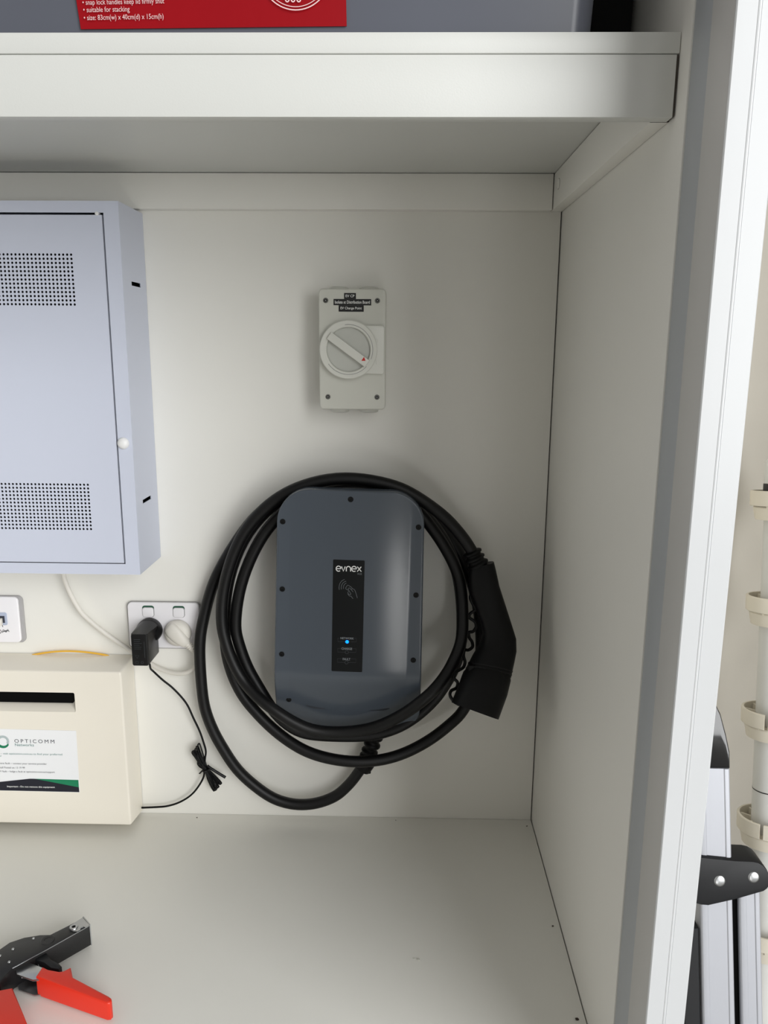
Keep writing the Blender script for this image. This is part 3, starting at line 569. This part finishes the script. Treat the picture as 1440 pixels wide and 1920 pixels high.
add_tube(bm, rl, [(0.0062 - 0.0012 * i / 24) * (1.0 if (i // 3) % 2 == 0 else 0.80) for i in range(25)], 14)
link('plug_relief', bm_done(bm), M['warm'], pc_)
wc = [(-0.7485, -0.018, 0.4462), (-0.7454, -0.018, 0.4185), (-0.7382, -0.0165, 0.3904), (-0.7244, -0.015, 0.3595), (-0.7055, -0.0135, 0.3381), (-0.6845, -0.012, 0.3191), (-0.6560, -0.0085, 0.2960), (-0.6380, -0.0050, 0.2800), (-0.6200, -0.0050, 0.2680), (-0.5956, -0.0095, 0.2589), (-0.5739, -0.0135, 0.2571), (-0.5562, -0.0165, 0.2620), (-0.5435, -0.0185, 0.2730), (-0.5405, -0.0200, 0.2840), (-0.5440, -0.021, 0.2955), (-0.5480, -0.021, 0.3010)]
tube('cord', wc, 0.0036, M['warm'], pc_, seg=12)

# ------------------------------------------------------------------ data outlet
do = thing('data_outlet', (-0.8795, 0, 0.3405), 'white data outlet plate with handwritten ink lettering at left', 'outlet')
prism_xz('mounting_rim', rrect(-0.9375, -0.8205, 0.3022, 0.3800, 0.008), -0.0002, -0.0050, M['grey'], do, 0.001)
dp = prism_xz('face_plate', rrect(-0.9385, -0.8255, 0.3040, 0.3795, 0.007), -0.0052, -0.0105, M['outlet'], do, 0.0014, 3)
prism_xz('jack', rrect(-0.8660, -0.8440, 0.3335, 0.3545, 0.003), -0.0118, -0.0104, M['jack'], do, 0.0004)
box('jack_opening', -0.8635, -0.8475, -0.01195, -0.0115, 0.3375, 0.3490, M['ink'], do, 0)
box('network_plug', -0.8610, -0.8505, -0.0200, -0.0121, 0.3345, 0.3460, M['warm'], do, 0.001)
def hw_(pts): return [(-0.8583 + x * 0.00087, 0.3205 + z * 0.00087) for x, z in pts]
strokes('handwriting', [hw_([(-6, 4), (-5, -4), (1, -1), (3.5, 2), (2, 5), (-2, 6), (-6, 4)]), hw_([(5, 0), (7, 6), (9, 5), (11, 1)]), hw_([(6, 2), (9.5, 3)]), hw_([(9, 3), (14, 5)]), hw_([(11.5, 4), (12.5, 1)]), hw_([(13, 2), (15.5, 7), (17.5, 2)]), hw_([(14, 4), (17, 4)]), hw_([(6, 14.5), (6.8, 11)])], 0.0010, -0.01062, M['tape'], do)

# ------------------------------------------------------------------ cream fibre terminal box, with yellow fibre
fb = thing('fibre_terminal_box', (-0.85, -0.03, 0.0036), 'cream plastic fibre terminal box with a printed white and green sticker', 'box')
fx0, fx1, fz0, fz1, fy = -1.055, -0.6494, 0.0157, 0.2785, -0.060
bx0, bx1, bz0, bz1 = -1.060, -0.6505, 0.0036, 0.2825
SX0, SX1, SZ0, SZ1 = -1.00, -0.7245, 0.2105, 0.2430
bm = bmesh.new(); rings = []
for y, ins, rad in ((fy, 0.0036, 0.0026), (fy, 0.0026, 0.0030), (fy + 0.0008, 0.0010, 0.0036), (fy + 0.0026, 0.0, 0.0040), (-0.0008, None, 0.0040)):
    q = (fx0 + ins, fx1 - ins, fz0 + ins, fz1 - ins) if ins is not None else (bx0, bx1, bz0, bz1)
    rings.append([bm.verts.new((x, y, z)) for x, z in rrect(*q, rad, 5)])
for A, B in zip(rings, rings[1:]):
    for k in range(len(A)): bm.faces.new((A[k], A[(k + 1) % len(A)], B[(k + 1) % len(A)], B[k]))
hole = [bm.verts.new((x, fy, z)) for x, z in rrect(SX0, SX1, SZ0, SZ1, 0.0025, 4)]
hz = [bm.verts.new((min(max(x, SX0), SX1 - 0.0018), fy + 0.016, max(z, SZ0 + 0.0125) if z < (SZ0 + SZ1) / 2 else z)) for x, z in rrect(SX0, SX1, SZ0, SZ1, 0.0025, 4)]
for k in range(len(hole)): bm.faces.new((hole[k], hole[(k + 1) % len(hole)], hz[(k + 1) % len(hole)], hz[k]))
es = [bm.edges.get((L_[k], L_[(k + 1) % len(L_)])) for L_ in (rings[0], hole) for k in range(len(L_))]
bmesh.ops.triangle_fill(bm, use_beauty=True, use_dissolve=False, edges=es)
link('cover', bm_done(bm), M['cream'], fb, angle=36)
prism_xz('slot', rrect(SX0 + 0.001, SX1 - 0.0024, SZ0 + 0.0150, SZ1 - 0.0006, 0.002, 3), fy + 0.0158, fy + 0.0008, M['black'], fb)
stk = prism_xz('sticker', [(-0.950, 0.1815), (-0.7262, 0.1795), (-0.7283, 0.0732), (-0.950, 0.0745)], fy - 0.0002, fy - 0.0005, M['sticker'], fb)
ys = fy - 0.0007
dk = flat('navy_band', [(-0.950, 0.0748), (-0.7289, 0.0738), (-0.7290, 0.0822), (-0.7984, 0.0958), (-0.8062, 0.0958), (-0.856, 0.0892), (-0.950, 0.0830)], ys, M['navy'], stk)
flat('green_wedge', [(-0.7984, 0.0958), (-0.7290, 0.0822), (-0.7288, 0.0950)], ys, M['teal'], stk)
text('lettering', 'OPTICOMM', -0.8250, ys, 0.1575, M['ink'], stk, 0.0632, 0.0062, 'L', gap=1.45)
text('lettering', 'Networks', -0.8248, ys, 0.1518, M['inkg'], stk, 0.0300, 0.0046, 'L')
text('lettering', 'connected – visit opticomm.com.au to find your preferred', -0.7512, ys, 0.1362, M['inkg'], stk, 0.1210, 0.0042, 'R')
text('lettering', 'service provider', -0.8475, ys, 0.1322, M['inkg'], stk, 0.036, 0.0040, 'R')
text('lettering', 'Phone fault – contact your service provider', -0.7771, ys, 0.1195, M['ink'], stk, 0.0785, 0.0040, 'R')
text('lettering', 'call Foxtel on 13 19 99', -0.8126, ys, 0.1130, M['ink'], stk, 0.0395, 0.0032, 'R')
text('lettering', 'TV fault – lodge a fault at opticomm.com.au/support', -0.7655, ys, 0.1055, M['ink'], stk, 0.0900, 0.0040, 'R')
text('lettering', 'Important - Do not remove this equipment', -0.8057, ys - 0.0001, 0.0795, M['white'], dk, 0.0765, 0.0037, 'C', bold=0.012)
lx, lz = -0.8440, 0.1590
crescent = arc(lx, lz, 0.0108, 0.0112, 150, 330, 30) + arc(lx + 0.0010, lz + 0.0022, 0.0084, 0.0092, 330, 150, 30)
flat('logo_crescent', crescent, ys, M['teal'], stk)
strokes('logo_rays', [[(lx + 0.001 + r0 * math.cos(math.radians(a)), lz + 0.001 + r0 * math.sin(math.radians(a))), (lx + 0.001 + 0.0098 * math.cos(math.radians(a)), lz + 0.001 + 0.0098 * math.sin(math.radians(a)))] for a in range(-30, 150, 9) for r0 in (0.0058,)], 0.0005, ys, M['inkg'], stk)
tag(tube('fibre_lead', [(-0.815, -0.004, 0.2795), (-0.8083, -0.005, 0.2822), (-0.7800, -0.0055, 0.2872), (-0.7516, -0.0055, 0.2890), (-0.7230, -0.0055, 0.2875), (-0.6961, -0.005, 0.2835), (-0.686, -0.004, 0.280)], 0.0016, M['yellow'], None, seg=8), 'thin yellow fibre lead arching over the cream box top', 'cable')

# ------------------------------------------------------------------ cable tie gun on the cupboard floor
gn = thing('cable_tie_gun', (-0.68, -0.36, 0.0), 'black and red cable tie gun lying on the white cupboard floor', 'tool')
body = [(-0.7560, -0.385), (-0.7360, -0.366), (-0.7157, -0.346), (-0.7093, -0.3346), (-0.695, -0.3259), (-0.6765, -0.3208), (-0.6644, -0.3201), (-0.647, -0.3026), (-0.6348, -0.2891), (-0.6206, -0.3027), (-0.658, -0.3455), (-0.6857, -0.3753), (-0.6883, -0.3864), (-0.6901, -0.3966), (-0.715, -0.412), (-0.752, -0.408)]
gb = prism_xy('frame_body', body, 0.0045, 0.034, M['blackmetal'], gn, 0.0012)
nz = prism_xy('nose_plate', [(-0.6450, -0.3055), (-0.6347, -0.2900), (-0.6206, -0.3032), (-0.6238, -0.3078), (-0.6268, -0.3062), (-0.6300, -0.3085), (-0.6290, -0.3115), (-0.6318, -0.3148), (-0.6360, -0.3152), (-0.6400, -0.3135), (-0.6440, -0.3100)], 0.0341, 0.0352, M['steel'], gn)
lathe('nose_eyelet', [(0.0022, 0.0), (0.0024, 0.0012), (0.0050, 0.0012), (0.0054, 0.0)], (-0.6389, -0.3080, 0.0352), (0, 0, 1), M['steel'], nz, 24)
lathe('nose_hole', [(0, 0.0002), (0.0022, 0.0002)], (-0.6389, -0.3080, 0.0353), (0, 0, 1), M['black'], nz, 16)
prism_xy('muzzle_plate', [(-0.6350, -0.2889), (-0.6206, -0.3028), (-0.6196, -0.3019), (-0.6340, -0.2880)], 0.004, 0.0353, M['steel'], gn)
strokes_xy = [(-0.6212, -0.3034), (-0.658, -0.3459), (-0.6857, -0.3757)]
bm = bmesh.new(); add_tube(bm, [Vector((x, y, 0.0336)) for x, y in strokes_xy], 0.00055, 6); link('worn_edge', bm_done(bm), M['steel'], gb)
for x, y in ((-0.7102, -0.3569), (-0.6996, -0.3456), (-0.6824, -0.3272), (-0.6941, -0.3664)):
    lathe('rivet', [(0, 0.0010), (0.0012, 0.0008), (0.0018, 0)], (x, y, 0.034), (0, 0, 1), M['steel'], gb, 14)
lathe('pivot_boss', [(0, 0.0003), (0.0040, 0.0002), (0.0046, 0.0007), (0.0078, 0.0007), (0.0085, 0.0)], (-0.6630, -0.3300, 0.034), (0, 0, 1), M['blackmetal'], gb, 28)
for (x0, y0), (x1, y1) in (((-0.6660, -0.3565), (-0.6560, -0.3450)), ((-0.6800, -0.3710), (-0.6700, -0.3605))):
    pts = []
    for k in range(61):
        f = k / 60; a = 2 * PI * 5 * f; d = Vector((x1 - x0, y1 - y0, 0)); n = Vector((d.y, -d.x, 0)).normalized()
        pts.append(Vector((x0, y0, 0.020)) + d * f + n * (0.0030 + 0.0035 * math.cos(a)) + Vector((0, 0, 0.0035 * math.sin(a))))
    bm = bmesh.new(); add_tube(bm, pts, 0.0006, 6); link('spring', bm_done(bm), M['steel'], gn, angle=60)
prism_xy('steel_lever', [(-0.6860, -0.3690), (-0.6735, -0.3600), (-0.6500, -0.3690), (-0.6450, -0.3850), (-0.6560, -0.3870), (-0.6790, -0.3790)], 0.0260, 0.0285, M['steel'], gn, 0.0005)
prism_xy('steel_lever', [(-0.6860, -0.3690), (-0.6735, -0.3600), (-0.6500, -0.3690), (-0.6450, -0.3850), (-0.6560, -0.3870), (-0.6790, -0.3790)], 0.0045, 0.0070, M['steel'], gn, 0.0005)
bm = bmesh.new()
top = [(-0.652, -0.3698), (-0.643, -0.3741), (-0.6278, -0.3769), (-0.6236, -0.3758), (-0.6173, -0.3699), (-0.6085, -0.3850), (-0.5575, -0.4070), (-0.5535, -0.4095), (-0.5518, -0.4130), (-0.5530, -0.4165), (-0.5572, -0.4172), (-0.6530, -0.3845)]
add_prism(bm, [(x, y, 0.003) for x, y in top], [(x, y, 0.0325 - max(0, (x + 0.60)) * 0.10) for x, y in top], 0.0026, 3)
link('red_grip', bm_done(bm), M['redgrip'], gn, angle=50)
bm = bmesh.new()
top = [(-0.7050, -0.4120), (-0.6725, -0.4025), (-0.6420, -0.4390), (-0.6200, -0.4660), (-0.6480, -0.4760), (-0.6750, -0.4560)]
add_prism(bm, [(x, y, 0.003) for x, y in top], [(x, y, 0.0325) for x, y in top], 0.0026, 3)
link('red_grip', bm_done(bm), M['redgrip'], gn, angle=50)
prism_xy('trigger', [(-0.6740, -0.3500), (-0.6640, -0.3430), (-0.6590, -0.3445), (-0.6475, -0.3560), (-0.6350, -0.3622), (-0.6300, -0.3665), (-0.6320, -0.3705), (-0.6420, -0.3690), (-0.6538, -0.3610), (-0.6660, -0.3570)], 0.012, 0.0295, M['bracket'], gn, 0.0010)

# ------------------------------------------------------------------ ladder leaning beyond the door frame
ld = thing('step_ladder', (0.2, -0.46, -0.7), 'folded aluminium step ladder with black plastic hinge beyond the white frame', 'ladder')
LY = lambda z: -0.2565 - (0.2448 - z) * 0.222
LX = lambda z: (0.2448 - z) * 0.028
def stile(name, x0, x1, z0, z1, material, d0=0.0, d1=0.026, r=0.004):
    bm = bmesh.new(); pr = rrect(x0, x1, d0, d1, r, 4)
    pr = [q for q in pr if q[1] > d0 + r] + [(x0 + r * (1 - math.cos(math.radians(a))), d0 + r * (1 - math.sin(math.radians(a)))) for a in (0, 30, 60, 90)] + [(x0 + 0.0085, d0), (x0 + 0.0097, d0 + 0.0010), (x1 - 0.0082, d0 + 0.0010), (x1 - 0.0070, d0)] + [(x1 - r * (1 - math.sin(math.radians(a))), d0 + r * (1 - math.cos(math.radians(a)))) for a in (0, 30, 60, 90)]
    add_prism(bm, [(x + LX(z0), LY(z0) + d, z0) for x, d in pr], [(x + LX(z1), LY(z1) + d, z1) for x, d in pr])
    return link(name, bm_done(bm), material, ld, angle=25)
stile('front_stile', 0.1590, 0.2002, -0.692, 0.2445, M['alu'])
stile('rear_stile', 0.2085, 0.2362, -0.692, 0.100, M['alu'], 0.002, 0.026)
stile('dark_gap_strip', 0.2004, 0.2083, -0.690, 0.095, M['black'], 0.008, 0.022, 0.001)  # black strip added to darken the gap between the stiles
def ladder_plate(name, poly, d0, d1, material, bev=0.001):
    bm = bmesh.new(); add_prism(bm, [(x, LY(z) + d0, z) for x, z in poly], [(x, LY(z) + d1, z) for x, z in poly], bev)
    return link(name, bm_done(bm), material, ld)
cap = [(0.1000, 0.2455), (0.1999, 0.2455), (0.1996, 0.2659), (0.1949, 0.2871), (0.1880, 0.3121), (0.1797, 0.3286), (0.1640, 0.3450), (0.1350, 0.3560), (0.1000, 0.3600)]
ladder_plate('top_cap', cap, -0.001, 0.030, M['blackgloss'], 0.003)
brk = [(0.1400, 0.1400), (0.1648, 0.1376), (0.2046, 0.1345), (0.2270, 0.1340), (0.2340, 0.1326), (0.2400, 0.1292), (0.2448, 0.1240), (0.2478, 0.1175), (0.2488, 0.1110), (0.2478, 0.1055), (0.2450, 0.1010), (0.2405, 0.0978), (0.2069, 0.0876), (0.1713, 0.0790), (0.1625, 0.0795), (0.1400, 0.0850)]
hb = ladder_plate('hinge_bracket', brk, -0.006, 0.030, M['bracket'], 0.0015)
for x, z in ((0.1852, 0.1096), (0.2278, 0.1150)):
    lathe('rivet', [(0, 0.0011), (0.005, 0.0009), (0.0066, 0.0004), (0.0070, 0)], (x, LY(z) - 0.0061, z), (0, -1, 0.22), M['steel'], hb, 24)
for k, zc in enumerate((-0.04, -0.30, -0.55)):
    bm = bmesh.new(); z0, z1 = zc - 0.10, zc + 0.085
    add_prism(bm, [(x + LX(z0), LY(z0) + d, z0) for x, d in rrect(0.02, 0.1570, 0.002, 0.022, 0.003)], [(x + LX(z1), LY(z1) + d, z1) for x, d in rrect(0.02, 0.1570, 0.002, 0.022, 0.003)])
    tr = link('tread', bm_done(bm), M['bracket'], ld)
    bm = bmesh.new()
    for j in range(6):
        x = 0.028 + j * 0.020
        add_prism(bm, [(x + LX(z0) + a, LY(z0) + b, z0) for a, b in ((0, 0.003), (0.008, 0.003), (0.008, -0.001), (0, -0.001))], [(x + LX(z1) + a, LY(z1) + b, z1) for a, b in ((0, 0.003), (0.008, 0.003), (0.008, -0.001), (0, -0.001))])
    link('grip_ribs', bm_done(bm), M['black'], tr, smooth=False)
for x0, x1 in ((0.1582, 0.2010), (0.2078, 0.2370)):
    bm = bmesh.new(); pr = rrect(x0, x1, -0.002, 0.029, 0.004, 3)
    add_prism(bm, [(x + LX(-0.7), LY(-0.7) + d, -0.6995) for x, d in pr], [(x + LX(-0.66), LY(-0.66) + d, -0.6925) for x, d in pr]); link('foot', bm_done(bm), M['bracket'], ld)

# ------------------------------------------------------------------ white pipe with cream clips by the garage wall
pp = thing('pvc_pipe', (0.312, -0.12, -0.7), 'white plastic pipe with cream clip collars standing behind the ladder', 'pipe')
QY = lambda z: -0.087 + (z - 0.515) * 0.14
def at(z): return Vector((0.3125, QY(z), z))
axp = (at(1) - at(0)).normalized()
lathe('pipe', [(0, -0.69), (0.0215, -0.69), (0.0215, 0.565), (0, 0.565)], at(0), axp, M['pvc'], pp, 32)
lathe('end_cap', [(0, 0.625), (0.021, 0.624), (0.0235, 0.621), (0.0235, 0.590), (0.0228, 0.589), (0.0228, 0.572), (0, 0.572)], at(0), axp, M['pvc'], pp, 32)
lathe('black_tape', [(0.0216, 0.560), (0.0240, 0.560), (0.0240, 0.5895), (0.0216, 0.5895)], at(0), axp, M['tape'], pp, 32)
lathe('ink_line', [(0.0217, 0.1480), (0.0218, 0.1480), (0.0218, 0.1495), (0.0217, 0.1495)], at(0), axp, M['tape'], pp, 32)
for z in (0.553, 0.405, 0.243, 0.087, -0.075, -0.23, -0.40):
    bm = bmesh.new()
    pr = [(0.0395, 0.0), (0.0405, 0.0010), (0.0405, 0.0205), (0.0395, 0.0215), (0.0370, 0.0215), (0.0370, 0.0), (0.0395, 0.0)]
    add_lathe(bm, pr, at(z), axp, 44, -32, 321)
    ccol = link('clip_collar', bm_done(bm), M['clip'], pp)
    bm = bmesh.new(); add_lathe(bm, [(0.0220, -0.0005), (0.0350, -0.0010), (0.0360, -0.003), (0.0330, -0.0195), (0.0220, -0.0195)], at(z), axp, 36)
    link('clip_sleeve', bm_done(bm), M['clip'], ccol)
    bm = bmesh.new()
    for k in range(10):
        a = 2 * PI * k / 10; c, s = math.cos(a), math.sin(a); o = at(z)
        add_prism(bm, [o + Vector((c * r - s * t, s * r + c * t, 0.0005)) for r, t in ((0.022, -0.001), (0.037, -0.001), (0.037, 0.001), (0.022, 0.001))], [o + Vector((c * r - s * t, s * r + c * t, 0.014)) for r, t in ((0.022, -0.001), (0.037, -0.001), (0.037, 0.001), (0.022, 0.001))])
    link('clip_fins', bm_done(bm), M['clip'], ccol, smooth=False)

# ------------------------------------------------------------------ specks on the cupboard floor and wall
for x, y, s, lb in ((-0.5567, -0.0118, 0.0012, 'tiny dark crumb by the back wall below the tied black lead'), (-0.226, -0.0090, 0.0008, 'tiny dark crumb by the back wall below the charging plug'), (-0.0105, -0.0186, 0.0011, 'tiny dark crumb in the back right corner of the cupboard floor'), (-0.0112, -0.2458, 0.0013, 'tiny dark crumb half way along the right wall foot'), (-0.0110, -0.3968, 0.0022, 'largest dark crumb at the front end of the right wall foot'), (-0.1946, -0.3108, 0.0020, 'larger pale crumb on the open cupboard floor'), (-0.2005, -0.3090, 0.0012, 'smaller pale crumb beside the larger one on the cupboard floor')):
    bm = bmesh.new(); bmesh.ops.create_icosphere(bm, subdivisions=1, radius=s)
    for v in bm.verts: v.co = Vector((v.co.x * random.uniform(0.8, 1.5) + x, v.co.y * random.uniform(0.7, 1.2) + y, max(0.0001, v.co.z * 0.5 + s * 0.4)))
    pale = y < -0.3 and x < -0.1
    tag(link('crumb', bm_done(bm), M['iso'] if pale else M['crumb']), lb, 'crumb', 'crumbs on the cupboard floor')
